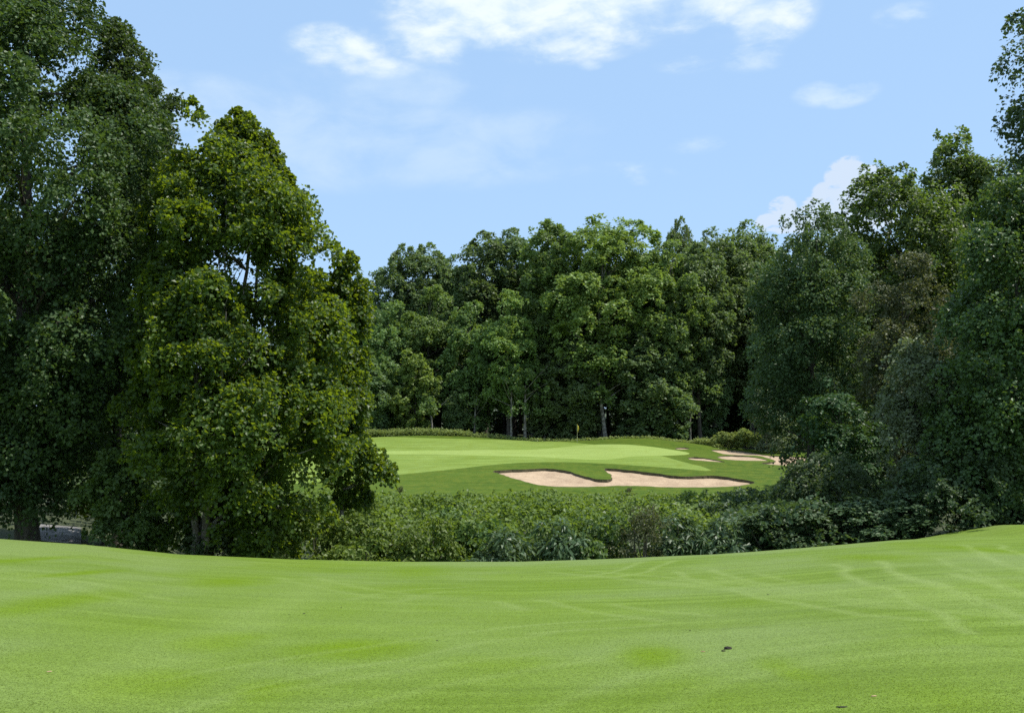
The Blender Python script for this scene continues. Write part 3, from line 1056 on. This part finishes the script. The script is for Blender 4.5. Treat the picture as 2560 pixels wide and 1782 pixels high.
W2 = LEAF_WD2
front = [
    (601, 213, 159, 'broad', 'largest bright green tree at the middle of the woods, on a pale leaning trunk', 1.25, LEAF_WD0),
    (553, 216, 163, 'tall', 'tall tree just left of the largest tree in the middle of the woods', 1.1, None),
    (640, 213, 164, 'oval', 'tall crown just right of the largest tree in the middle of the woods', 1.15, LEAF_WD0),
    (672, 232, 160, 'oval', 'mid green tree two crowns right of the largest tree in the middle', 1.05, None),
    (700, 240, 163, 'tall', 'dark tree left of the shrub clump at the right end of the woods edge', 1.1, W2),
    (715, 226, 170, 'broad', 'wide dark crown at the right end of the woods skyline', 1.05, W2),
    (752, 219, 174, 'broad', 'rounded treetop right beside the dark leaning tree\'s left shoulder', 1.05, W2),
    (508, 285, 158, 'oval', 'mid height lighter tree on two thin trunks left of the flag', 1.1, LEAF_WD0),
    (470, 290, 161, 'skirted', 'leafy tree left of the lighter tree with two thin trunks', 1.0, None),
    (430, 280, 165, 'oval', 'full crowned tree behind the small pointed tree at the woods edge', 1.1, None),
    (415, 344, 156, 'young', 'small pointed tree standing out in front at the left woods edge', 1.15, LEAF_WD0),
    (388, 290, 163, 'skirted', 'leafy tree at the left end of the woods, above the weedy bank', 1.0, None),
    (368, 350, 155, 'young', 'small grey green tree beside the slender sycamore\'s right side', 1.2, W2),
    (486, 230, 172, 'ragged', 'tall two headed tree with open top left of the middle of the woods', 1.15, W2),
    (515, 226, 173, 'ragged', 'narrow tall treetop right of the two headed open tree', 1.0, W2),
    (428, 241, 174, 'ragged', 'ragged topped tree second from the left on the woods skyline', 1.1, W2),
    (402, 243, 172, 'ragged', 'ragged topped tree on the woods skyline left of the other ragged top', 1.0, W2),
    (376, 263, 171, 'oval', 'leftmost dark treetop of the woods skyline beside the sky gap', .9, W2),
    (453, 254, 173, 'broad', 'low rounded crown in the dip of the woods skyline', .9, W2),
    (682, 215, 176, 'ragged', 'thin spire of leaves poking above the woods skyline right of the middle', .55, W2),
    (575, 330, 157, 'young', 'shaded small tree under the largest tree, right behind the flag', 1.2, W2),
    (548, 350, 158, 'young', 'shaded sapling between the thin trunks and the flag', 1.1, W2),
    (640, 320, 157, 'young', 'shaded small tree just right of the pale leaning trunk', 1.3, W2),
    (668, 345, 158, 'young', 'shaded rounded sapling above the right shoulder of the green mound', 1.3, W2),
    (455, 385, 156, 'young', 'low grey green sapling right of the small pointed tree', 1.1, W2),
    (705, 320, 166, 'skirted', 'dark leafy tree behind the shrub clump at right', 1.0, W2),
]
for px_, tp, D_, kd, lb, wd, lm in front:
    wood_tree(px_, tp, D_, kd, lb, wd, lm)
# leaning pale trunk and thin trunks in front of the shade
deep = []
for row, (D_, step, base_top) in enumerate(((178, 34, 250), (190, 36, 252), (204, 40, 262), (220, 40, 275))):
    for px_ in np.arange(300 - row * 8, 830, step * .97):
        tp = float(np.interp(px_, [280, 360, 480, 560, 650, 720, 800], [300, 285, 265, 240, 240, 240, 245])) + rng.uniform(0, 26) + row * 4
        deep.append((px_ + rng.uniform(-9, 9), tp, D_ + rng.uniform(-4, 4), ('tall', 'oval', 'skirted', 'broad', 'ragged')[rng.integers(5)]))
for px_, tp, D_, kd in deep:
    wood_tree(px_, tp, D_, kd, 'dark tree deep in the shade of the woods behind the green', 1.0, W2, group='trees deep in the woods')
for px_, tp, D_, kd in ((870, 225, 98, 'skirted'), (925, 225, 104, 'skirted'), (985, 215, 104, 'skirted'), (1040, 200, 100, 'skirted'), (835, 225, 162, 'skirted'), (800, 232, 166, 'skirted'), (770, 250, 186, 'skirted'), (738, 260, 188, 'skirted'), (720, 262, 196, 'skirted')):
    wood_tree(px_, tp, D_, kd, 'dark tree mostly hidden behind the trees at right', 1.0, W2, group='hidden trees at right')
for px_, tp, D_, kd in ((60, 200, 84, 'skirted'), (-30, 190, 78, 'skirted'), (150, 270, 92, 'skirted'), (230, 300, 130, 'skirted'), (300, 320, 150, 'skirted')):
    wood_tree(px_, tp, D_, kd, 'dark tree mostly hidden behind the trees at left', 1.0, W2, group='hidden trees at left')

# bare trunks that show against the shade
def bare_trunk(px, top, D, lean, r, label):
    x = float(D * u_of(px, 430))
    z = float(H(x, D)) - .3
    h = EYE - float(v_of(top)) * D - z
    rs = np.random.default_rng(int(px))
    P = bend((0, 0, 0), (lean, .3, h), 12, rs, .012)
    paths = [(P, r * (1 - .5 * np.linspace(0, 1, 12)) + .25 * r * np.exp(-np.linspace(0, 1, 12) * 15))]
    for k in range(5):
        j = 7 + k % 5
        e = P[min(j, 11)] + np.array([rs.normal(0, 2.0), rs.normal(0, 1.5), rs.uniform(1.5, 3.5)])
        paths.append((bend(P[min(j, 10)], e, 5, rs, .05), r * .3 * (1 - .8 * np.linspace(0, 1, 5))))
    V, Fq = tubes(paths, 8)
    e = empty('slim_tree', (x, D, z))
    tag(e, label, 'tree', 'slim trunks at the woods edge')
    obj('trunk', mesh_np('slim_trunk', V, Fq, 4, smooth=True), BARK_PALE, e)
    C = np.array([P[-1] + np.array([rs.normal(0, 1.6), rs.normal(0, 1.2), rs.uniform(-2.5, 2.5)]) for _ in range(7)])
    V, tn = lobes_to_leaves(C, np.full(7, 1.5) * rs.uniform(.7, 1.2, 7), 12, 18, .38, rs)
    obj('crown', foliage('slim_crown', V, tn), LEAF_WD1, e)


bare_trunk(606, 380, 154.5, -1.1, .36, 'pale trunk leaning slightly left, right of the flag')
bare_trunk(511, 392, 153.5, .1, .20, 'thin grey trunk at the woods edge, left one of a close pair')
bare_trunk(525, 385, 153.8, .0, .24, 'thin grey trunk at the woods edge, right one of a close pair')
bare_trunk(544, 402, 157, .4, .17, 'thin dark trunk midway between the close pair and the flag')
bare_trunk(432, 405, 154.5, -.2, .18, 'dark trunk under the small pointed tree at the left woods edge')
bare_trunk(474, 408, 156, .2, .16, 'slim trunk in the shade above the left mound of the green')
bare_trunk(636, 400, 157, .2, .18, 'slim trunk in the shade right of the pale leaning trunk')
bare_trunk(657, 405, 158, -.2, .17, 'slim trunk above the right slope of the green mound')
bare_trunk(690, 400, 158, .2, .2, 'dark slim trunk just left of the shrub clump at right')

# ------------------------------------------------------------------ brush in the dip
def shrub_meshes(name, seed, h, w, n, leaf, ns, nl, lobe_r, aspect=.8, jitter=.55, droop=.3, stems=9, flat=.8, zmin=-.3):
    rs = np.random.default_rng(seed)
    C, Rr = [], []
    for i in range(n):
        t = rs.uniform(.12, 1) ** .75
        th = rs.uniform(0, 6.28)
        rho = w * math.sqrt(max(.05, 1 - t * t * .85)) * rs.uniform(.15, .95)
        r = lobe_r * rs.uniform(.7, 1.3)
        C.append((rho * math.cos(th), rho * math.sin(th), max(.2, t * h - r * .6)))
        Rr.append(r)
    C, Rr = np.array(C), np.array(Rr)
    V, tone = lobes_to_leaves(C, Rr, ns, nl, leaf, rs, aspect=aspect, jitter=jitter, droop=droop, flat=flat, zmin=zmin)
    fm = foliage(name + '_foliage', V, tone)
    paths = []
    for i in rs.permutation(n)[:stems]:
        b = C[i] * np.array([.12, .12, 0]) + np.array([0, 0, -.3])
        paths.append((bend(b, C[i], 6, rs, .06, .05), .035 * (1 - .7 * np.linspace(0, 1, 6)) * max(1, h / 3)))
    Vt, Ft = tubes(paths, 5)
    return mesh_np(name + '_stems', Vt, Ft, 4, smooth=True), fm


S_ = {
    'bramble': (shrub_meshes('bramble', 201, 4.6, 2.1, 30, .17, 22, 20, .80, flat=.6), LEAF_BSH),
    'sumac': (shrub_meshes('sumac', 202, 4.4, 1.9, 26, .36, 16, 15, .80, flat=.5, aspect=.30, jitter=.35, droop=.7), LEAF_SUM),
    'thin': (shrub_meshes('thin_shrub', 203, 5.4, 1.4, 30, .12, 13, 20, .55, aspect=.5, jitter=.7, stems=14), LEAF_OLV),
    'vine': (shrub_meshes('vine_mound', 204, 4.2, 2.4, 32, .20, 18, 18, .8, flat=.6, aspect=.95), LEAF_MAP),
    'dark': (shrub_meshes('shade_shrub', 205, 4.8, 2.2, 40, .18, 14, 18, .7, aspect=.9, jitter=.4), LEAF_DRK),
}


def shrub(px, top, D, kind, label, wide=1.0, group='shrubs along the dip below the lawn', name='shrub', cat='shrub'):
    x = float(D * u_of(px, 500))
    z = float(H(x, D)) - .15
    h = EYE - float(v_of(top)) * D - z
    (st, fm), lm = S_[kind]
    nom = {'bramble': 4.8, 'sumac': 4.6, 'thin': 5.6, 'vine': 4.4, 'dark': 5.0}[kind]
    s = h / nom
    e = empty(name, (x, D, z), rng.uniform(0, 6.28))
    e.scale = (wide, wide, s)
    tag(e, label, cat, group)
    obj('stems', st, BARK, e)
    obj('foliage', fm, lm, e)
    return e


shr = [
    (262, 506, 44.0, 'bramble', 'bright bramble bush at the lower right foot of the sycamore', 1.0),
    (318, 502, 46, 'bramble', 'yellow green bramble bush left of the pale bramble mound', 1.1),
    (372, 508, 45.5, 'bramble', 'pale green bramble mound at the left end of the brush in the dip', 1.15),
    (352, 494, 50.0, 'bramble', 'bright leafy bush behind the pale bramble mound, under the hanging branch', 1.1),
    (425, 511, 46, 'bramble', 'low bramble bush right of the pale bramble mound', 1.0),
    (470, 502, 48, 'vine', 'dark vine covered bush left of the bluish sumac', 1.1),
    (512, 521, 46, 'sumac', 'bluish green sumac low at the middle of the brush', 1.0),
    (556, 512, 46.5, 'sumac', 'bluish green sumac just left of the thin olive shrub', 1.0),
    (638, 498, 46.5, 'thin', 'thin olive shrub with upright stems, right of the middle of the brush', 1.15),
    (598, 503, 48, 'vine', 'shaded broad leaved bush at the left foot of the thin olive shrub', 1.0),
    (684, 507, 47.5, 'sumac', 'bluish sumac between the thin olive shrub and the other right hand sumac', 1.05),
    (722, 508, 48.0, 'sumac', 'pale sumac with long leaflets at the right of the brush', 1.05),
    (766, 505, 48.5, 'dark', 'shaded dark bush where the brush meets the right hand trees', 1.1),
    (808, 500, 48.5, 'dark', 'dark bush under the layered maple at right', 1.1),
    (860, 496, 48.5, 'dark', 'dark bush against the lawn below the pale grey green tree', 1.1),
    (915, 492, 48.0, 'dark', 'black green bush against the right hand lawn', 1.1),
    (222, 512, 44.5, 'dark', 'dark bush in front of the sycamore stems', .9),
    (628, 486, 97.0, 'thin', 'small bushy sapling poking up in front of the wide bunker', .45),
    (400, 484, 93.0, 'thin', 'thin weed stalk rising above the brush left of the wide bunker', .4),
]
for a in shr:
    shrub(*a)

# the rest of the thicket: nobody could count it
rs = np.random.default_rng(77)
C, Rr = [], []
for D_, t0, t1, n in ((50.5, 513, 498, 75), (57, 505, 495, 80), (65, 500, 493, 90), (73, 496, 490.5, 100), (82, 494, 489.5, 110), (90, 492.5, 489, 120), (96, 493, 490, 80)):
    for _ in range(n):
        px_ = rs.uniform(250, 900)
        dd = D_ + rs.uniform(-3.5, 3.5)
        x = float(dd * u_of(px_, 490))
        r = rs.uniform(.6, 1.0) if rs.uniform() < .5 else rs.uniform(1.0, 1.7)
        y = rs.uniform(t1, t0) + 17 * (50 / dd) ** .8 * (vnoise(np.array([x * .30]), np.array([dd * .30]), 8, 2)[0] - .45) + (px_ > 735) * rs.uniform(-3, 0)
        zt = EYE - float(v_of(y)) * dd
        zg = float(H(x, dd))
        zt = max(zt, zg + .8)
        C.append((x, dd, zt - r * .75))
        Rr.append(r)
        if rs.uniform() < (.95 if D_ < 54 else .3):
            C.append((x + rs.normal(0, .8), dd - rs.uniform(.2, 1.0), zt - r * .75 - rs.uniform(1.0, 3.0)))
            Rr.append(r)
C, Rr = np.array(C), np.array(Rr)
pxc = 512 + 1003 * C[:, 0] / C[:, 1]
shade = pxc + 60 * (vnoise(C[:, 0] * .3, C[:, 1] * .3, 12) - .5) > 705  # right end: shade of the trees put into a darker leaf colour
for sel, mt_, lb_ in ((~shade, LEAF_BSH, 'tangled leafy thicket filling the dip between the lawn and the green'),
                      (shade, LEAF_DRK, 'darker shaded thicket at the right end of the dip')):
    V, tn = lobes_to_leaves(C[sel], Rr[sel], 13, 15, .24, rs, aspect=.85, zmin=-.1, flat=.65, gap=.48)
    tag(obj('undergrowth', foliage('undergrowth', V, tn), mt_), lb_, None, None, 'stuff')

# shaded sapling thicket filling behind the left and right trunks
C, Rr = [], []
for _ in range(130):
    px_ = rs.uniform(-40, 250)
    dd = rs.uniform(56, 66)
    x = float(dd * u_of(px_, 480))
    C.append((x, dd, float(H(x, dd)) + rs.uniform(.3, 7) * (1 if px_ > 95 else .4) + (2.2 if px_ < 95 else 0)))
    Rr.append(rs.uniform(.7, 1.3))
for _ in range(130):
    px_ = rs.uniform(790, 1080)
    dd = rs.uniform(56, 66)
    x = float(dd * u_of(px_, 480))
    C.append((x, dd, float(H(x, dd)) + rs.uniform(.3, 6)))
    Rr.append(rs.uniform(.7, 1.3))
V, tn = lobes_to_leaves(np.array(C), np.array(Rr), 12, 18, .20, rs, aspect=.85)
tag(obj('undergrowth', foliage('undergrowth', V, tn), LEAF_DRK), 'shaded undergrowth behind the trunks on both sides of the dip', None, None, 'stuff')

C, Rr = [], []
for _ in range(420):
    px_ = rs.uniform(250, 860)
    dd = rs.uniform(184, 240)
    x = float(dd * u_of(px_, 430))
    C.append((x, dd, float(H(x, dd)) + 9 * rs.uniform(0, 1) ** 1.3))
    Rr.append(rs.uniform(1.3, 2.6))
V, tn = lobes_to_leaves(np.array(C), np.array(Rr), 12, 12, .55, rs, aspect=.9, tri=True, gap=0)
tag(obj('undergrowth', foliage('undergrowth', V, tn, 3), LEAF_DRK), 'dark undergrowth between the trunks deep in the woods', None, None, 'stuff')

# weeds along the woods edge
n = 5200
px_ = np.concatenate([rs.uniform(330, 470, 3200), rs.uniform(470, 700, 1300), rs.uniform(690, 722, 700)])
dd = 150.6 + rs.uniform(0, 3.2, n)
x = dd * u_of(px_, 435)
zg = H(x, dd)
hh = np.interp(px_, [330, 440, 500, 560, 690, 700, 722], [1.5, 1.4, .8, .5, .45, 1.3, 1.6]) * rs.uniform(.5, 1.15, n) * (.7 + .6 * vnoise(x * .8, dd * .4, 2))
k = 5
P = np.repeat(np.stack([x, dd, zg], 1), k, 0)
P[:, 2] += np.repeat(hh, k) * rs.uniform(.0, .75, n * k)
P[:, :2] += rs.normal(0, .12, (n * k, 2))
A = unit(np.stack([rs.normal(0, .8, n * k), rs.normal(0, .8, n * k), np.full(n * k, .35)], 1))
Nn = unit(rs.normal(0, .6, (n * k, 3)) + np.array([.3, -.2, 1.0]))
L = rs.uniform(.15, .38, n * k)
V = leaf_arrays(P, Nn, A, L, L * .5, .1)
tag(obj('weeds', foliage('weeds', V, np.repeat(rs.uniform(0, 1, n * k), 4)), LEAF_WEED), 'tall light green weeds along the edge of the woods', None, None, 'stuff')

S_['weed'] = (shrub_meshes('edge_shrub', 206, 2.4, 1.9, 26, .24, 12, 16, .55, aspect=.6), LEAF_WEED)
for px_, tp, D_, w, lb in ((727, 431, 149.5, 1.2, 'light green rounded shrub behind the bunkers at right, left of its taller twin'), (746, 428, 150.5, 1.3, 'light green shrub behind the bunkers at right, the taller one'),
                           (452, 431.5, 151.2, .5, 'small leafy shrub on the crest of the left mound'), (372, 428.5, 152, 1.1, 'light green shrub at the left end of the weedy bank')):
    x = float(D_ * u_of(px_, 440))
    z = float(H(x, D_)) - .1
    h = EYE - float(v_of(tp)) * D_ - z
    e = empty('shrub', (x, D_, z), rng.uniform(0, 6))
    e.scale = (w, w, h / 2.5)
    tag(e, lb, 'shrub', 'light shrubs at the woods edge')
    (st, fm), lm = S_['weed']
    obj('stems', st, BARK, e)
    obj('foliage', fm, lm, e)

# ------------------------------------------------------------------ flag
def plain(name, c, rough=.6, spec=.3):
    m, (N, link, M, MIX, SM, NOISE) = new_mat(name)
    t = N('ShaderNodeTexCoord')
    n = NOISE(t.outputs['Object'], 9, 4, .6)
    p = N('ShaderNodeBsdfPrincipled')
    link(MIX(n, tuple(x * .82 for x in c), tuple(min(1, x * 1.1) for x in c)), p.inputs['Base Color'])
    p.inputs['Roughness'].default_value = rough
    p.inputs['Specular IOR Level'].default_value = spec
    return finish(m, p.outputs[0])


M_FLAG = plain('yellow_cloth', (.62, .50, .07), .8)
M_POLE = plain('pale_fibreglass', (.50, .52, .34), .4)
fD = 147.0
fx = float(fD * u_of(577.2, 440))
fz = float(H(fx, fD))
fe = tag(empty('golf_flag', (fx, fD, fz)), 'yellow flag hanging limp on a thin pin behind the green', 'golf flag')
ph = 2.65
Vp, Fp = tubes([(np.stack([np.zeros(8), np.zeros(8), np.linspace(-.1, ph, 8)], 1), np.linspace(.022, .016, 8))], 8)
obj('pin', mesh_np('pin', Vp, Fp, 4, smooth=True), M_POLE, fe)
Vk, Fk = tubes([(np.array([[0, 0, ph], [0, 0, ph + .03], [0, 0, ph + .06]]), np.array([.022, .035, .004]))], 8)
obj('knob', mesh_np('knob', Vk, Fk, 4, smooth=True), M_FLAG, fe)
nr, nc = 14, 12
rows_, = [[]]
for i in range(nr):
    t = i / (nr - 1)
    for j in range(nc):
        s = j / (nc - 1)
        width = .08 + .22 * math.sin(math.pi * min(1, t * .85 + .12)) ** .8
        xx = .03 + s * width * (.75 + .25 * math.cos(3 * t))
        yy = .10 * math.sin(s * 9 + t * 3) * s * (.4 + t)
        zz = ph - .04 - t * 1.12 - s * .22 * (1 - t * .4)
        rows_.append((xx - .08 * s * t, yy, zz))
fm = mesh_np('flag', np.array(rows_), grid_faces(nr, nc), 4, smooth=True)
fo_ = obj('flag', fm, M_FLAG, fe)
md = fo_.modifiers.new('thickness', 'SOLIDIFY')
md.thickness = .006

# ------------------------------------------------------------------ small things on the lawn
M_CLOD = soil_mat('dark_clod', (.022, .018, .012), (.055, .045, .03), 20, .8)
M_CHIP = plain('pale_wood', (.42, .29, .17), .8)
M_LEAFDRY = plain('dry_leaf', (.30, .20, .10), .8)


def clod(name, px, py, r, flat, label, mat, seed, stretch=1.5):
    import bmesh
    (x, y), = lawn_xy([(px, py)])
    bm = bmesh.new()
    bmesh.ops.create_icosphere(bm, subdivisions=3, radius=1)
    rs = np.random.default_rng(seed)
    ph_ = rs.uniform(0, 6, 6)
    for v in bm.verts:
        c = v.co
        k = 1 + .22 * math.sin(c.x * 3 + ph_[0]) * math.cos(c.y * 2.6 + ph_[1]) + .12 * math.sin(c.z * 6 + c.x * 5 + ph_[2]) + .07 * math.sin(c.y * 11 + ph_[3])
        v.co = Vector((c.x * k * r * stretch, c.y * k * r, max(-.2, c.z) * k * r * flat))
    m = bpy.data.meshes.new(name)
    bm.to_mesh(m)
    bm.free()
    m.polygons.foreach_set('use_smooth', np.ones(len(m.polygons), bool))
    o = obj(name, m, mat)
    o.location = (float(x), float(y), float(H(x, y)) + .004)
    o.rotation_euler = (0, 0, rs.uniform(-.5, .5))
    return o


o = clod('turf_clod', 728, 648.3, .032, .8, '', M_CLOD, 1)
tag(o, 'dark clod of soil on the lawn, the largest speck on the grass', 'clod')
o = clod('turf_clod', 723.5, 650.5, .016, .7, '', M_CLOD, 2)
tag(o, 'crumb of soil touching the left side of the dark clod', 'clod')
o = clod('dry_leaf', 703, 651, .012, .5, '', M_LEAFDRY, 3, 2)
tag(o, 'dry curled brown leaf on the lawn left of the dark clod', 'leaf')
o = clod('wood_chip', 874, 695.5, .009, .45, '', M_CHIP, 4, 3.2)
tag(o, 'pale orange bark chip low at the right on the lawn', 'wood chip')
o = clod('divot', 842, 706.5, .018, .25, '', M_CLOD, 5, 2.2)
tag(o, 'shallow dark divot near the bottom edge right of centre', 'divot')
o = clod('dry_leaf', 49, 671, .012, .3, '', M_CHIP, 6, 2.0)
tag(o, 'pinkish dry leaf on the lawn near the lower left corner', 'leaf')
for i, (a, b) in enumerate(((248, 611), (289, 614), (304, 613), (421, 588), (437, 640), (334, 570), (470, 578), (341, 607), (522, 576), (536, 580), (555, 582), (768, 594), (817, 607), (966, 573), (884, 580), (911, 581), (690, 630), (505, 569))):
    o = clod('grass_speck', a, b, .005 + .003 * (i % 3), .7, '', M_CLOD if i % 3 else M_LEAFDRY, 20 + i)
    tag(o, 'tiny dark speck of debris lying on the mown lawn', 'debris', 'specks scattered over the lawn')

# blades of grass on the nearest lawn
n = 170000
dd = 1 / rs.uniform(1 / 36.0, 1 / 7.0, n)
uu = rs.uniform(-.56, .56, n)
x = uu * dd
zz = H(x, dd)
hgt = rs.uniform(.004, .009, n) * (.7 + .6 * vnoise(x * 1.5, dd * 1.5, 6))
wd = rs.uniform(.0028, .005, n) * (.7 + dd * .045)
ang = rs.uniform(0, 6.28, n)
bx, by = np.cos(ang) * wd, np.sin(ang) * wd
tilt = rs.normal(0, 1.1, (n, 2)) * hgt[:, None] + np.array([.004, -.003])
P0 = np.stack([x - bx, dd - by, zz - .002], 1)
P1 = np.stack([x + bx, dd + by, zz - .002], 1)
P2 = np.stack([x + tilt[:, 0], dd + tilt[:, 1], zz + hgt], 1)
V = np.stack([P0, P1, P2], 1).reshape(-1, 3)
tone = np.clip(.6 * rs.uniform(0, 1, n) + .4 * vnoise(x * .6, dd * .6, 14), 0, 1)
iu = np.clip(np.searchsorted(uc, uu * dd / np.maximum(dd, 8.0)), 0, len(uc) - 1)
ir = np.clip(np.searchsorted(rows, dd), 0, len(rows) - 1)
at = {'tone': np.repeat(tone, 3)}
for k, f_ in (('yellow', yellow), ('track', track), ('pale', pale)):
    at[k] = np.repeat(f_[ir, iu], 3)
m, (N, link, M, MIX, SM, NOISE) = new_mat('grass_blade')
A_ = {k: N('ShaderNodeAttribute', attribute_name=k).outputs['Fac'] for k in ('tone', 'yellow', 'track', 'pale')}
c = MIX(A_['tone'], (.104, .164, .012), (.205, .280, .046))
c = MIX(M('MULTIPLY', A_['pale'], .5), c, (.225, .295, .105))
c = MIX(M('MULTIPLY', A_['yellow'], .95), c, (.150, .218, .004))
c = MIX(M('MULTIPLY', A_['track'], .6), c, (.31, .38, .15))
p = N('ShaderNodeBsdfPrincipled')
link(c, p.inputs['Base Color'])
p.inputs['Roughness'].default_value = .55
p.inputs['Specular IOR Level'].default_value = .2
tl = N('ShaderNodeBsdfTranslucent')
link(MIX(.5, c, (.30, .40, .03)), tl.inputs['Color'])
ms = N('ShaderNodeMixShader')
ms.inputs[0].default_value = .42
link(p.outputs[0], ms.inputs[1])
link(tl.outputs[0], ms.inputs[2])
finish(m, ms.outputs[0])
tag(obj('grass', mesh_np('grass', V, np.arange(len(V)), 3, at), m), 'short mown grass blades on the near lawn', None, None, 'stuff')
